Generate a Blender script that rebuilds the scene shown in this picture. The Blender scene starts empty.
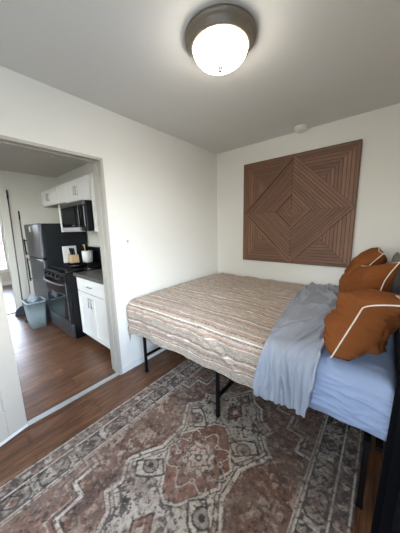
import bpy, bmesh, math, random
import numpy as np
from mathutils import Vector, Matrix, noise as mnoise
random.seed(7); rng = np.random.default_rng(7)
PI = math.pi
sc = bpy.context.scene
col = sc.collection

# ------------------------------------------------------------------ materials
def lin(c):
    return tuple(((v/255)/12.92 if v/255 <= .04045 else ((v/255+.055)/1.055)**2.4) for v in c)
def rgba(c): return (*lin(c), 1.0)

class N:
    """tiny node helper"""
    def __init__(s, name):
        s.m = bpy.data.materials.new(name); s.m.use_nodes = True
        s.t = s.m.node_tree; s.t.nodes.clear()
        s.out = s.t.nodes.new('ShaderNodeOutputMaterial')
    def n(s, typ, **kw):
        o = s.t.nodes.new(typ)
        ins = kw.pop('ins', {})
        for k, v in kw.items(): setattr(o, k, v)
        for k, v in ins.items():
            if hasattr(v, 'bl_idname') and v.bl_idname.startswith('NodeSocket'): s.t.links.new(v, o.inputs[k])
            else: o.inputs[k].default_value = v
        return o
    def math(s, op, a, b=0.0, c=0.0):
        o = s.n('ShaderNodeMath', operation=op, ins={0: a, 1: b, 2: c}); return o.outputs[0]
    def mix(s, f, a, b, blend='MIX'):
        o = s.n('ShaderNodeMix', data_type='RGBA', blend_type=blend, ins={0: f, 6: a, 7: b}); return o.outputs[2]
    def ramp(s, f, stops, interp='LINEAR'):
        o = s.n('ShaderNodeValToRGB', ins={0: f}); cr = o.color_ramp; cr.interpolation = interp
        while len(cr.elements) > 1: cr.elements.remove(cr.elements[-1])
        cr.elements[0].position = stops[0][0]; cr.elements[0].color = stops[0][1]
        for p, c in stops[1:]:
            e = cr.elements.new(p); e.color = c
        return o.outputs[0]
    def coords(s, kind='Object', scale=(1,1,1), rot=(0,0,0)):
        tc = s.n('ShaderNodeTexCoord')
        mp = s.n('ShaderNodeMapping', ins={'Vector': tc.outputs[kind], 'Scale': scale, 'Rotation': rot})
        return mp.outputs[0]
    def noise(s, vec, scale, detail=3, rough=.55, dist=0.0):
        return s.n('ShaderNodeTexNoise', ins={'Vector': vec, 'Scale': scale, 'Detail': detail, 'Roughness': rough, 'Distortion': dist}).outputs[0]
    def bump(s, h, strength=.2, dist=.01):
        return s.n('ShaderNodeBump', ins={'Height': h, 'Strength': strength, 'Distance': dist}).outputs[0]
    def bsdf(s, **ins):
        b = s.n('ShaderNodeBsdfPrincipled', ins=ins)
        s.t.links.new(b.outputs[0], s.out.inputs[0]); return b

def simple(name, c, rough=.5, metal=0.0, var=.06, nscale=12, bump=.0, bscale=200, spec=.5, sheen=0.0):
    m = N(name); co = m.coords()
    nz = m.noise(co, nscale, 4)
    dark = tuple(v*(1-var) for v in lin(c)) + (1,); lite = tuple(min(1, v*(1+var)) for v in lin(c)) + (1,)
    cc = m.mix(nz, dark, lite)
    kw = {'Base Color': cc, 'Roughness': rough, 'Metallic': metal, 'Specular IOR Level': spec, 'Sheen Weight': sheen}
    if bump: kw['Normal'] = m.bump(m.noise(co, bscale, 2), bump, .002)
    m.bsdf(**kw); return m.m

M = {}
M['wall'] = simple('wall_paint', (230,227,216), .75, var=.015, nscale=3, bump=.12, bscale=90)
M['ceiling'] = simple('ceiling_paint', (214,212,206), .85, var=.015, nscale=3, bump=.12, bscale=70)
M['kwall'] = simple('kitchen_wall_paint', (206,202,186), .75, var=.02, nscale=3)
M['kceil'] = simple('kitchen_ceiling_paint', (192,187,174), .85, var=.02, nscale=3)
M['trim'] = simple('white_trim_paint', (228,226,218), .4, var=.02)
M['jamb'] = simple('grey_jamb_paint', (178,172,160), .45, var=.04)
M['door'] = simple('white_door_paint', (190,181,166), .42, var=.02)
M['metal_strip'] = simple('aluminium_strip', (200,200,198), .38, .6, var=.08, nscale=30)
M['black_metal'] = simple('black_powder_coat', (9,9,10), .5, .0, var=.2, spec=.25)
M['bronze'] = simple('brushed_nickel_bronze', (128,118,104), .36, .55, var=.1, nscale=25)
M['finial'] = simple('grey_finial_paint', (110,104,96), .6)
M['nickel'] = simple('brushed_nickel', (175,172,166), .3, .9, var=.08)
M['plastic_white'] = simple('white_plastic', (232,230,222), .35, var=.02)
M['plastic_grey'] = simple('satin_grey_steel', (176,176,172), .5, .2)
M['stainless'] = simple('stainless_steel', (112,116,120), .3, .85, var=.1, nscale=6)
M['black_gloss'] = simple('black_glass', (10,11,13), .07, var=.1)
M['black_sat'] = simple('black_enamel', (7,7,9), .3, var=.15, spec=.25)
M['charcoal'] = simple('charcoal_textured_steel', (17,20,21), .5, .0, var=.12, spec=.3, bump=.2, bscale=400)
M['cab'] = simple('white_cabinet_paint', (226,224,214), .38, var=.02)
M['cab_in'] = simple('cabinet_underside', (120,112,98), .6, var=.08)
M['bin'] = simple('grey_green_plastic', (126,140,138), .42, var=.04)
M['bag'] = simple('white_bag_film', (150,156,162), .3, var=.1, bump=.5, bscale=40)
M['pole'] = simple('dark_grey_pole', (96,92,86), .45, .2, var=.1)
M['bristle'] = simple('dark_bristles', (40,42,46), .8, var=.3, nscale=80)
M['ceramic'] = simple('white_ceramic', (212,208,198), .3, var=.04)
M['blockwood'] = simple('light_block_wood', (190,160,118), .5, var=.15, nscale=20)
M['grille'] = simple('matte_iron', (12,12,13), .6, .3, var=.2)
M['rust'] = None

def m_counter():
    m = N('grey_laminate_counter'); co = m.coords()
    c = m.ramp(m.noise(co, 60, 5, .7), [(.35, rgba((58,56,52))), (.55, rgba((98,94,86))), (.7, rgba((140,134,122)))])
    m.bsdf(**{'Base Color': c, 'Roughness': .3}); return m.m
M['counter'] = m_counter()

def m_floor():
    m = N('wood_plank_floor')
    tc = m.n('ShaderNodeTexCoord'); sp = m.n('ShaderNodeSeparateXYZ', ins={0: tc.outputs['Object']})
    v = m.n('ShaderNodeCombineXYZ', ins={0: sp.outputs[1], 1: sp.outputs[0], 2: 0.0}).outputs[0]
    br = m.n('ShaderNodeTexBrick', offset=.37, offset_frequency=2, squash=1.0,
             ins={'Vector': v, 'Color1': (0,0,0,1), 'Color2': (1,1,1,1), 'Mortar': (.5,.5,.5,1), 'Scale': 1.0, 'Mortar Size': .0012, 'Mortar Smooth': .2,
                  'Bias': 0.0, 'Brick Width': 1.22, 'Row Height': .127})
    tone = m.n('ShaderNodeSeparateColor', ins={0: br.outputs[0]}).outputs[0]
    off = m.n('ShaderNodeVectorMath', operation='MULTIPLY_ADD', ins={0: v, 1: (1.6, 14, 1), 2: br.outputs[0]}).outputs[0]
    g1 = m.noise(off, 2.2, 6, .6, 1.2)
    off2 = m.n('ShaderNodeVectorMath', operation='MULTIPLY', ins={0: v, 1: (5, 90, 1)}).outputs[0]
    g2 = m.noise(off2, 2.0, 4, .6)
    f = m.math('ADD', m.math('MULTIPLY', g1, .85), m.math('MULTIPLY', tone, .12))
    c = m.ramp(f, [(.22, rgba((52,33,22))), (.42, rgba((100,66,44))), (.58, rgba((136,93,62))), (.74, rgba((172,126,88)))])
    c = m.mix(m.math('MULTIPLY', g2, .5), c, rgba((70,44,30)))
    c = m.mix(br.outputs[1], c, rgba((36,24,17)))
    r = m.math('ADD', m.math('MULTIPLY', g1, .2), .22)
    m.bsdf(**{'Base Color': c, 'Roughness': r, 'Normal': m.bump(m.math('SUBTRACT', g2, br.outputs[1]), .1, .003)}); return m.m
M['floor'] = m_floor()

def m_wood_art():
    m = N('walnut_strip_wood')
    at = m.n('ShaderNodeAttribute', attribute_name='tone')
    uv = m.n('ShaderNodeUVMap', uv_map='grain')
    mp = m.n('ShaderNodeMapping', ins={'Vector': uv.outputs[0], 'Scale': (6, 130, 1)})
    g = m.noise(mp.outputs[0], 1.0, 5, .6, .6)
    f = m.math('ADD', m.math('MULTIPLY', g, .55), m.math('MULTIPLY', at.outputs['Fac'], .5))
    c = m.ramp(f, [(.25, rgba((88,59,42))), (.5, rgba((122,86,63))), (.8, rgba((154,115,89)))])
    m.bsdf(**{'Base Color': c, 'Roughness': .55}); return m.m
M['artwood'] = m_wood_art()

M['artback'] = simple('dark_backing_wood', (62,43,32), .7, var=.1)
def m_spread():
    m = N('striped_woven_cotton')
    uv = m.n('ShaderNodeUVMap', uv_map='cloth'); sp = m.n('ShaderNodeSeparateXYZ', ins={0: uv.outputs[0]})
    u, v = sp.outputs[0], sp.outputs[1]
    w1 = m.noise(m.n('ShaderNodeCombineXYZ', ins={0: m.math('MULTIPLY', u, 3.0), 1: m.math('MULTIPLY', v, 6.0)}).outputs[0], 1.0, 2)
    w2 = m.noise(m.n('ShaderNodeCombineXYZ', ins={0: m.math('MULTIPLY', u, 70.0), 1: m.math('MULTIPLY', v, 160.0)}).outputs[0], 1.0, 3, .7)
    w3 = m.noise(m.n('ShaderNodeCombineXYZ', ins={0: m.math('MULTIPLY', u, 22.0), 1: m.math('MULTIPLY', v, 260.0)}).outputs[0], 1.0, 2, .6)
    vv = m.math('ADD', v, m.math('ADD', m.math('MULTIPLY', w1, .012), m.math('MULTIPLY', w2, .009)))
    f = m.math('FRACT', m.math('MULTIPLY', vv, 1/.34))
    T = rgba((172,148,124)); R_ = rgba((158,122,102)); C = rgba((226,216,200)); G = rgba((146,140,130)); K = rgba((108,92,82)); B = rgba((190,168,144))
    st = [(0,C),(.03,T),(.09,K),(.12,R_),(.17,B),(.20,K),(.23,C),(.25,T),(.32,G),(.37,T),(.42,C),(.437,R_),(.50,K),(.53,T),(.575,C),(.60,K),(.635,B),(.68,R_),(.74,C),(.757,T),(.82,G),(.87,B),(.885,T),(.94,K),(.975,R_)]
    c = m.ramp(f, st, 'CONSTANT')
    c = m.mix(m.ramp(w2, [(.44, (0,0,0,1)), (.60, (.5,.5,.5,1))]), c, rgba((226,214,196)))
    c = m.mix(m.ramp(w3, [(.50, (0,0,0,1)), (.66, (.6,.6,.6,1))]), c, rgba((112,92,80)))
    h = m.math('ADD', m.math('MULTIPLY', w2, .6), w3)
    m.bsdf(**{'Base Color': c, 'Roughness': .95, 'Sheen Weight': .15, 'Normal': m.bump(h, .5, .006)}); return m.m
M['spread'] = m_spread()

def m_fabric(name, c, scale=500, var=.1, sheen=.2, rough=.9, wr=.15, spec=.3):
    m = N(name); co = m.coords()
    a = m.noise(co, 9, 4); b = m.noise(co, scale, 2)
    cc = m.mix(a, tuple(v*(1-var) for v in lin(c))+(1,), tuple(min(1,v*(1+var)) for v in lin(c))+(1,))
    h = m.math('ADD', m.math('MULTIPLY', b, .25), m.noise(co, 38, 3, .6, .8))
    m.bsdf(**{'Base Color': cc, 'Roughness': rough, 'Sheen Weight': sheen, 'Specular IOR Level': spec, 'Normal': m.bump(h, wr, .01)}); return m.m
M['rust'] = m_fabric('rust_velvet_linen', (128,72,30), var=.12, sheen=.0)
M['piping'] = m_fabric('cream_piping', (238,226,208), sheen=0)
M['sheet'] = m_fabric('pale_blue_grey_cotton', (160,165,174), var=.03, sheen=.05, wr=.22)
M['sheet2'] = m_fabric('pale_blue_cotton', (164,178,204), var=.03, sheen=.05, wr=.3)
M['greyknit'] = m_fabric('grey_knit', (104,100,96), scale=160, var=.2, wr=.5)
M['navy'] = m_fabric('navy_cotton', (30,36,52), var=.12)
M['curtain'] = m_fabric('navy_blackout_cloth', (8,10,14), var=.12, sheen=0, spec=.08)

def m_rug():
    m = N('distressed_rug_pile')
    at = m.n('ShaderNodeVertexColor', layer_name='dye')
    co = m.coords()
    a = m.noise(co, 5, 5, .65, .5); b = m.noise(co, 70, 4, .7); st = m.noise(m.coords(scale=(140, 14, 1)), 1.0, 3, .6)
    w = m.ramp(m.math('ADD', m.math('MULTIPLY', a, .5), m.math('MULTIPLY', b, .5)), [(.46, (0,0,0,1)), (.62, (.55,.55,.55,1))])
    c = m.mix(w, at.outputs[0], rgba((138,117,100)))
    c = m.mix(m.ramp(b, [(.5, (0,0,0,1)), (.72, (.55,.55,.55,1))]), c, rgba((64,50,41)))
    c = m.mix(m.math('MULTIPLY', st, .3), c, rgba((104,86,72)))
    m.bsdf(**{'Base Color': c, 'Roughness': .97, 'Normal': m.bump(m.math('ADD', b, st), .35, .004)}); return m.m
M['rug'] = m_rug()

def m_glass():
    m = N('window_glass')
    t = m.n('ShaderNodeBsdfTransparent', ins={0: (.97,.98,.98,1)}); g = m.n('ShaderNodeBsdfGlossy', ins={'Roughness': .02})
    fr = m.n('ShaderNodeFresnel', ins={0: 1.25})
    mx = m.n('ShaderNodeMixShader', ins={0: fr.outputs[0], 1: t.outputs[0], 2: g.outputs[0]})
    m.t.links.new(mx.outputs[0], m.out.inputs[0]); return m.m
M['glass'] = m_glass()

def m_brick():
    m = N('red_brick'); co = m.coords(rot=(PI/2,0,PI/2))
    tc = m.n('ShaderNodeTexCoord'); sp = m.n('ShaderNodeSeparateXYZ', ins={0: tc.outputs['Object']})
    v = m.n('ShaderNodeCombineXYZ', ins={0: sp.outputs[1], 1: sp.outputs[2]}).outputs[0]
    br = m.n('ShaderNodeTexBrick', ins={'Vector': v, 'Color1': rgba((112,60,50)), 'Color2': rgba((98,50,42)), 'Mortar': rgba((120,104,96)), 'Scale': 1.0, 'Mortar Size': .008, 'Brick Width': .22, 'Row Height': .075})
    m.bsdf(**{'Base Color': br.outputs[0], 'Roughness': .9}); return m.m
M['brick'] = m_brick()

LAMP = 32.0
def m_lampglass():
    m = N('lit_frosted_glass')
    m.bsdf(**{'Base Color': (.9,.88,.84,1), 'Roughness': .3, 'Emission Color': (1,.94,.85,1), 'Emission Strength': LAMP}); return m.m
M['lamp'] = m_lampglass(); LAMP = 22.0; M['added_lamp_k'] = m_lampglass()

# ------------------------------------------------------------------ object helpers
def wl(o):
    v = Vector((0,0,0))
    while o is not None: v += o.location; o = o.parent
    return v
def tag(o, label=None, cat=None, group=None, kind=None):
    if label: o['label'] = label
    if cat: o['category'] = cat
    if group: o['group'] = group
    if kind: o['kind'] = kind
    return o
def thing(name, label, cat, loc, group=None, kind=None, rz=0):
    o = bpy.data.objects.new(name, None); col.objects.link(o); o.location = loc; o.rotation_euler.z = rz
    o.empty_display_size = .05
    return tag(o, label, cat, group, kind)
def link(name, bm, mat, parent=None, smooth=False, loc=None, local=False, recalc=True):
    """bm in world coordinates (or local to the parent if local)"""
    if recalc: bmesh.ops.recalc_face_normals(bm, faces=bm.faces)
    me = bpy.data.meshes.new(name)
    o = bpy.data.objects.new(name, me); col.objects.link(o)
    if parent is not None:
        o.parent = parent
        if not local: bmesh.ops.translate(bm, verts=bm.verts, vec=-wl(parent))
    else:
        if loc is None:
            xs = [v.co for v in bm.verts]
            lo = [min(c[i] for c in xs) for i in range(3)]; hi = [max(c[i] for c in xs) for i in range(3)]
            loc = ((lo[0]+hi[0])/2, (lo[1]+hi[1])/2, lo[2])
        o.location = loc
        bmesh.ops.translate(bm, verts=bm.verts, vec=-Vector(loc))
    bm.to_mesh(me); bm.free()
    if smooth: me.polygons.foreach_set('use_smooth', [True]*len(me.polygons))
    if mat is not None: me.materials.append(mat)
    return o
def BM(): return bmesh.new()
def box(bm, x0, x1, y0, y1, z0, z1, bev=0.0, seg=2):
    r = bmesh.ops.create_cube(bm, size=1.0)
    for v in r['verts']:
        v.co = Vector(((x0+x1)/2 + v.co.x*(x1-x0), (y0+y1)/2 + v.co.y*(y1-y0), (z0+z1)/2 + v.co.z*(z1-z0)))
    if bev:
        es = list({e for v in r['verts'] for e in v.link_edges})
        bmesh.ops.bevel(bm, geom=es, offset=bev, segments=seg, profile=.5, affect='EDGES')
    return bm
def bxo(name, mat, b, parent=None, bev=0.0, smooth=False):
    return link(name, box(BM(), *b, bev), mat, parent, smooth)
def tube(bm, pts, r, n=8, cap=True):
    pts = [Vector(p) for p in pts]; rings = []
    up = None
    for i, p in enumerate(pts):
        t = (pts[min(i+1, len(pts)-1)] - pts[max(i-1, 0)]).normalized()
        if up is None:
            a = Vector((0,0,1)) if abs(t.z) < .9 else Vector((1,0,0)); up = t.cross(a).normalized()
        else: up = (up - t*up.dot(t)).normalized()
        b = t.cross(up); rr = r[i] if isinstance(r, (list, tuple)) else r
        rings.append([bm.verts.new(p + (up*math.cos(2*PI*k/n) + b*math.sin(2*PI*k/n))*rr) for k in range(n)])
    for a, b in zip(rings, rings[1:]):
        for k in range(n): bm.faces.new((a[k], a[(k+1)%n], b[(k+1)%n], b[k]))
    if cap: bm.faces.new(rings[0][::-1]); bm.faces.new(rings[-1])
    return bm
def lathe(bm, prof, c, n=48):
    rings = []
    for r, z in prof:
        if r < 1e-5: rings.append([bm.verts.new((c[0], c[1], c[2]+z))])
        else: rings.append([bm.verts.new((c[0]+r*math.cos(2*PI*k/n), c[1]+r*math.sin(2*PI*k/n), c[2]+z)) for k in range(n)])
    for a, b in zip(rings, rings[1:]):
        for k in range(n):
            q = [a[k % len(a)], a[(k+1) % len(a)], b[(k+1) % len(b)], b[k % len(b)]]
            q2 = [v for i, v in enumerate(q) if v not in q[:i]]
            if len(q2) >= 3: bm.faces.new(q2)
    return bm
def struct(name, mat, *boxes):
    bm = BM()
    for b in boxes: box(bm, *b)
    return tag(link(name, bm, mat), kind='structure')

# ------------------------------------------------------------------ setting
H = 2.44
XR, YF = 2.12, -3.35          # bedroom right wall, wall behind the camera
DY0, DY1, DH = -2.62, -1.704, 2.02   # door opening
WT = .15                       # wall thickness
KX, KY0, KY1 = -3.05, -4.0, -1.03     # kitchen far wall, near side, cabinet side
FX = -6.0

struct('floor', M['floor'], (-6.2, XR+.1, -4.2, .12, -.1, 0))
struct('ceiling', M['ceiling'], (-.02, XR+.12, YF-.12, .12, H, H+.1))
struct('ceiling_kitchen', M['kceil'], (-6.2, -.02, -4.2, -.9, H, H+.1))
struct('wall_left', M['wall'], (-WT, 0, DY1, .12, 0, H), (-WT, 0, YF-.12, DY0, 0, H), (-WT, 0, DY0, DY1, DH, H))
struct('wall_back', M['wall'], (0, XR, 0, .12, 0, H))
WY0, WY1, WZ0, WZ1 = -3.22, -2.12, .80, 2.10        # bedroom window in the right wall, beside the curtain
struct('wall_right', M['wall'], (XR, XR+.12, WY1, .12, 0, H), (XR, XR+.12, YF-.12, WY0, 0, H), (XR, XR+.12, WY0, WY1, 0, WZ0), (XR, XR+.12, WY0, WY1, WZ1, H))
VX0, VX1, VW0, VW1 = 1.68, 2.06, .75, 1.90        # second window, added behind the camera to light the bed's near side
struct('wall_front', M['wall'], (0, VX0, YF-.12, YF, 0, H), (VX1, XR, YF-.12, YF, 0, H), (VX0, VX1, YF-.12, YF, 0, VW0), (VX0, VX1, YF-.12, YF, VW1, H))
# kitchen walls
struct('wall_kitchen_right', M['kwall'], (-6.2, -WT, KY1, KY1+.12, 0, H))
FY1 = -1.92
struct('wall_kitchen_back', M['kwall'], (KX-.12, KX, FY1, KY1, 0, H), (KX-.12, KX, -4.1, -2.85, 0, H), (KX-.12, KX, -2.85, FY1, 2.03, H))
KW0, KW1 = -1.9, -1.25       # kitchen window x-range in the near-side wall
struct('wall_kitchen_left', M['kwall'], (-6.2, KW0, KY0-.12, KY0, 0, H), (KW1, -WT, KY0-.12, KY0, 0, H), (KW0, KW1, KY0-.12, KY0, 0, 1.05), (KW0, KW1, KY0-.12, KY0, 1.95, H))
VY0, VY1, VZ0, VZ1 = -2.75, -1.47, .40, 2.02
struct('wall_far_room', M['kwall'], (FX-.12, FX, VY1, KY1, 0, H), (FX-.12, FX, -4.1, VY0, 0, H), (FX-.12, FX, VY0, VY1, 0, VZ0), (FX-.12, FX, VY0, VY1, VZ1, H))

def window(name, axis, c, a0, a1, z0, z1, mid=True):
    """frame + pane; axis 'x' = in a wall of constant x"""
    root = thing(name, None, None, (c, (a0+a1)/2, z0) if axis == 'x' else ((a0+a1)/2, c, z0)); root['kind'] = 'structure'
    def bx(bm, p0, p1, q0, q1, d=.03):
        if axis == 'x': box(bm, c-d, c+d, p0, p1, q0, q1)
        else: box(bm, p0, p1, c-d, c+d, q0, q1)
    bm = BM(); f = .045
    bx(bm, a0, a0+f, z0, z1); bx(bm, a1-f, a1, z0, z1); bx(bm, a0+f, a1-f, z0, z0+f); bx(bm, a0+f, a1-f, z1-f, z1)
    link('window_frame', bm, M['trim'], root)
    if mid:
        bm = BM(); zm = (z0+z1)/2; bx(bm, a0+f, a1-f, zm-.025, zm+.025, .025); link('meeting_rail', bm, M['trim'], root)
    bm = BM(); bx(bm, a0+f, a1-f, z0+f, z1-f, .003); link('pane', bm, M['glass'], root)
    return root
window('window_1', 'x', XR+.07, WY0, WY1, WZ0, WZ1)
window('added_window_4', 'y', YF-.07, VX0, VX1, VW0, VW1)
window('window_2', 'y', KY0-.07, KW0, KW1, 1.05, 1.95)
window('window_3', 'x', FX-.07, VY0, VY1, VZ0, VZ1)
struct('trim_5', M['trim'], (FX, FX+.05, VY0-.05, VY1+.05, VZ0-.04, VZ0))          # far window sill
struct('trim_6', M['trim'], (XR-.03, XR+.04, WY0-.04, WY1+.04, WZ0-.03, WZ0))

# door jamb and head lining of the opening, narrow stop
bm = BM()
box(bm, -WT-.006, .006, DY1-.004, DY1+.012, 0, DH+.012); box(bm, -WT-.006, .006, DY0, DY1-.004, DH-.004, DH+.012)
tag(link('trim_1', bm, M['jamb']), kind='structure')
bm = BM()
box(bm, -.095, -.06, DY1-.013, DY1-.0035, 0, DH-.004); box(bm, -.095, -.06, DY0, DY1-.013, DH-.013, DH-.0035)
tag(link('trim_2', bm, M['jamb']), kind='structure')
bm = BM()
box(bm, .006, .013, DY1-.010, DY1+.012, 0, DH+.012, .002); box(bm, .006, .013, DY0, DY1-.010, DH-.010, DH+.012, .002)
tag(link('trim_3', bm, M['jamb']), kind='structure')
# threshold strips
tag(link('trim_4', box(BM(), -.05, 0.0, DY0, DY1-.005, 0, .010, .004), M['metal_strip']), kind='structure')
tag(link('trim_7', box(BM(), KX-.08, KX-.02, -2.85, FY1, 0, .012, .004), M['black_sat']), kind='structure')
# baseboards
struct('baseboard_left', M['trim'], (0, .012, DY1+.014, 0, 0, .065))
struct('baseboard_back', M['trim'], (.012, XR, -.012, 0, 0, .065))
struct('baseboard_kitchen', M['trim'], (KX, KX+.014, FY1, KY1, 0, .085))
struct('baseboard_far', M['trim'], (FX, FX+.014, VY0-1, KY1, 0, .10))

# door leaf, folded back towards the bedroom wall
dl = thing('door_1', None, None, (0.0, -2.462, .008), kind='structure', rz=0)
ang = math.atan2(.048, .169)
dirv = Vector((math.sin(ang), -math.cos(ang), 0)); nrm = Vector((math.cos(ang), math.sin(ang), 0))
def leaf_box(bm, s0, s1, d0, d1, z0, z1, bev=0):
    r0 = set(bm.verts); box(bm, s0, s1, d0, d1, z0, z1, bev)
    for v in set(bm.verts)-r0:
        s, d, z = v.co; v.co = dirv*s + nrm*d + Vector((0,0,z))
bm = BM(); TH = -.034; LW = .74
for s0, s1, z0, z1 in ((0, .115, 0, 2.0), (LW-.115, LW, 0, 2.0), (.115, LW-.115, 0, .215), (.115, LW-.115, .93, 1.06), (.115, LW-.115, 1.88, 2.0)):
    leaf_box(bm, s0, s1, TH, 0, z0, z1, .003)
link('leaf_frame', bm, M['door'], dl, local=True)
for z0, z1 in ((.215, .93), (1.06, 1.88)):
    bm = BM(); leaf_box(bm, .115, LW-.115, -.030, -.020, z0, z1); leaf_box(bm, .16, LW-.16, -.022, -.008, z0+.045, z1-.045, .008)
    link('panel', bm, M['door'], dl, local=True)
bm = BM(); leaf_box(bm, 0, LW, .0, .006, .0, .022, .002); link('bottom_rail', bm, M['trim'], dl, local=True)
bm = BM()
lathe(bm, [(0,0),(.027,0),(.027,.006),(.011,.012),(.011,.035),(.026,.048),(.026,.062),(.0,.07)], (0,0,0), 24)
rot = Vector((0,0,1)).rotation_difference(nrm).to_matrix().to_4x4()
bmesh.ops.transform(bm, verts=bm.verts, matrix=Matrix.Translation(dirv*(LW-.06)+Vector((0,0,.98))) @ rot)
link('door_knob', bm, M['nickel'], dl, True, local=True)

# ------------------------------------------------------------------ ceiling light
LX, LY = 1.130, -1.560
cl = thing('ceiling_light', 'round flush ceiling light with a bronze ring and glowing frosted glass bowl', 'ceiling light', (LX, LY, H))
bm = lathe(BM(), [(.0,0),(.185,0),(.192,-.006),(.190,-.018),(.176,-.024),(.172,-.030),(.168,-.046),(.158,-.056),(.148,-.060),(.146,-.050),(.0,-.045)], (LX,LY,H), 64)
link('mounting_ring', bm, M['bronze'], cl, True)
prof = [(.147,-.055)] + [(.147*math.cos(a), -.055-.085*math.sin(a)) for a in np.linspace(.12, PI/2-.03, 14)] + [(0, -.140)]
link('glass_bowl', lathe(BM(), prof, (LX,LY,H), 64), M['lamp'], cl, True)
link('finial', lathe(BM(), [(0,-.134),(.013,-.138),(.014,-.146),(.008,-.150),(.011,-.158),(.009,-.164),(0,-.168)], (LX,LY,H), 20), M['finial'], cl, True)

kl = thing('ceiling_light', 'unseen round white ceiling light added to brighten the kitchen', 'ceiling light', (-1.0,-3.3,H))  # added lamp, out of view, there to brighten and warm the kitchen
link('base', lathe(BM(), [(0,0),(.16,0),(.16,-.02),(0,-.02)], (-1.0,-3.3,H), 40), M['plastic_white'], kl, True)
link('glass_bowl', lathe(BM(), [(.15,-.02)]+[(.15*math.cos(a),-.02-.06*math.sin(a)) for a in np.linspace(.1,PI/2-.03,10)]+[(0,-.08)], (-1.0,-3.3,H), 40), M['added_lamp_k'], kl, True)
# smoke detector
sd = thing('smoke_detector', 'small round white smoke detector on the ceiling near the back wall', 'smoke detector', (1.14,-.10,H))
link('base', lathe(BM(), [(0,0),(.066,0),(.066,-.012),(0,-.012)], (1.14,-.10,H), 36), M['plastic_white'], sd, False)
link('cover', lathe(BM(), [(.060,-.012),(.062,-.024),(.056,-.036),(.03,-.042),(0,-.043)], (1.14,-.10,H), 36), M['plastic_white'], sd, True)

# light switch
sw = thing('light_switch', 'white toggle light switch on the wall beside the kitchen opening', 'light switch', (0,-1.515,1.32))
bxo('plate', M['plastic_white'], (0,.007,-1.552,-1.478,1.262,1.378), sw, .003)
bm = box(BM(), .005,.02,-1.521,-1.509,1.308,1.332,.002); link('toggle', bm, M['nickel'], sw)
for z in (1.29,1.35): bxo('screw', M['nickel'], (.006,.0085,-1.518,-1.512,z-.003,z+.003), sw)

# ------------------------------------------------------------------ wall art
AX0, AX1, AZ0, AZ1 = .443, 1.665, .994, 2.208
acx, acz, ah = (AX0+AX1)/2, (AZ0+AZ1)/2, (AX1-AX0)/2
art = thing('wood_wall_art', 'square brown wooden slat artwork with a diamond pattern on the back wall', 'wall art', (acx, -.0, AZ0))
bxo('backing_board', M['artback'], (AX0,AX1,-.014,-.001,AZ0,AZ1), art)
bm = BM(); lay = bm.loops.layers.float_color.new('tone'); uvl = bm.loops.layers.uv.new('grain')
def slat(poly, h, tone, d):
    """poly in art-centred (x,z); raised by h towards the room"""
    n = len(poly)
    A = [bm.verts.new((acx+p[0], -.013, acz+p[1])) for p in poly]; B = [bm.verts.new((acx+p[0], -.014-h, acz+p[1])) for p in poly]
    fs = [bm.faces.new(B)] + [bm.faces.new((A[i], A[(i+1)%n], B[(i+1)%n], B[i])) for i in range(n)]
    o = random.random()*9
    for f in fs:
        for l in f.loops:
            l[lay] = (tone,)*3+(1,)
            q = (l.vert.co.x-acx, l.vert.co.z-acz); l[uvl].uv = (q[0]*d[0]+q[1]*d[1]+o, -q[0]*d[1]+q[1]*d[0]+o)
NSQ = 18; pw = ah/NSQ; gap = .0045
s2 = math.sqrt(.5)
for sx in (-1,1):
    for sz in (-1,1):
        # outside the big diamond: concentric squares mitred on the diagonal
        for k in range(NSQ):
            d1 = ah - k*pw; d0 = d1 - pw + gap
            if d0 < ah/2: break
            for sw_ in (0,1):
                p = [(max(ah-d0+.003,0), d0), (d0-.001, d0), (d1-.001, d1), (max(ah-d1+.003,0), d1)]
                if p[0][0] > p[1][0]: continue
                q = [((a,b) if sw_ == 0 else (b,a)) for a,b in p]
                slat([(sx*a, sz*b) for a,b in q], .006+.002*random.random(), random.uniform(.25,.55) + (.12 if sw_ else -.08), (1,0) if sw_ == 0 else (0,1))
        # inside: concentric diamonds
        nd = 14; dw = ah/nd
        for k in range(nd):
            d1 = ah - k*dw - .002; d0 = ah-(k+1)*dw + gap*1.2
            e = .0012
            p = [(d0-e, e), (d1-e, e), (e, d1-e), (e, d0-e)] if k < nd-1 else [(e,e),(d1-e,e),(e,d1-e)]
            raised = .012 if k in (0,) or k in (9,) else 0
            slat([(sx*a, sz*b) for a,b in p], .006+.002*random.random()+raised, random.uniform(.25,.5)+(.10 if sx*sz>0 else -.04), (s2, -s2*sx*sz))
link('slat_pattern', bm, M['artwood'], art)
bm = BM()
for b in ((AX0-.004,AX0+.004,-.024,-.001,AZ0-.004,AZ1+.004),(AX1-.004,AX1+.004,-.024,-.001,AZ0-.004,AZ1+.004),(AX0,AX1,-.024,-.001,AZ0-.004,AZ0+.004),(AX0,AX1,-.024,-.001,AZ1-.004,AZ1+.004)): box(bm,*b)
link('edge_frame', bm, M['artwood'], art)

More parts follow.
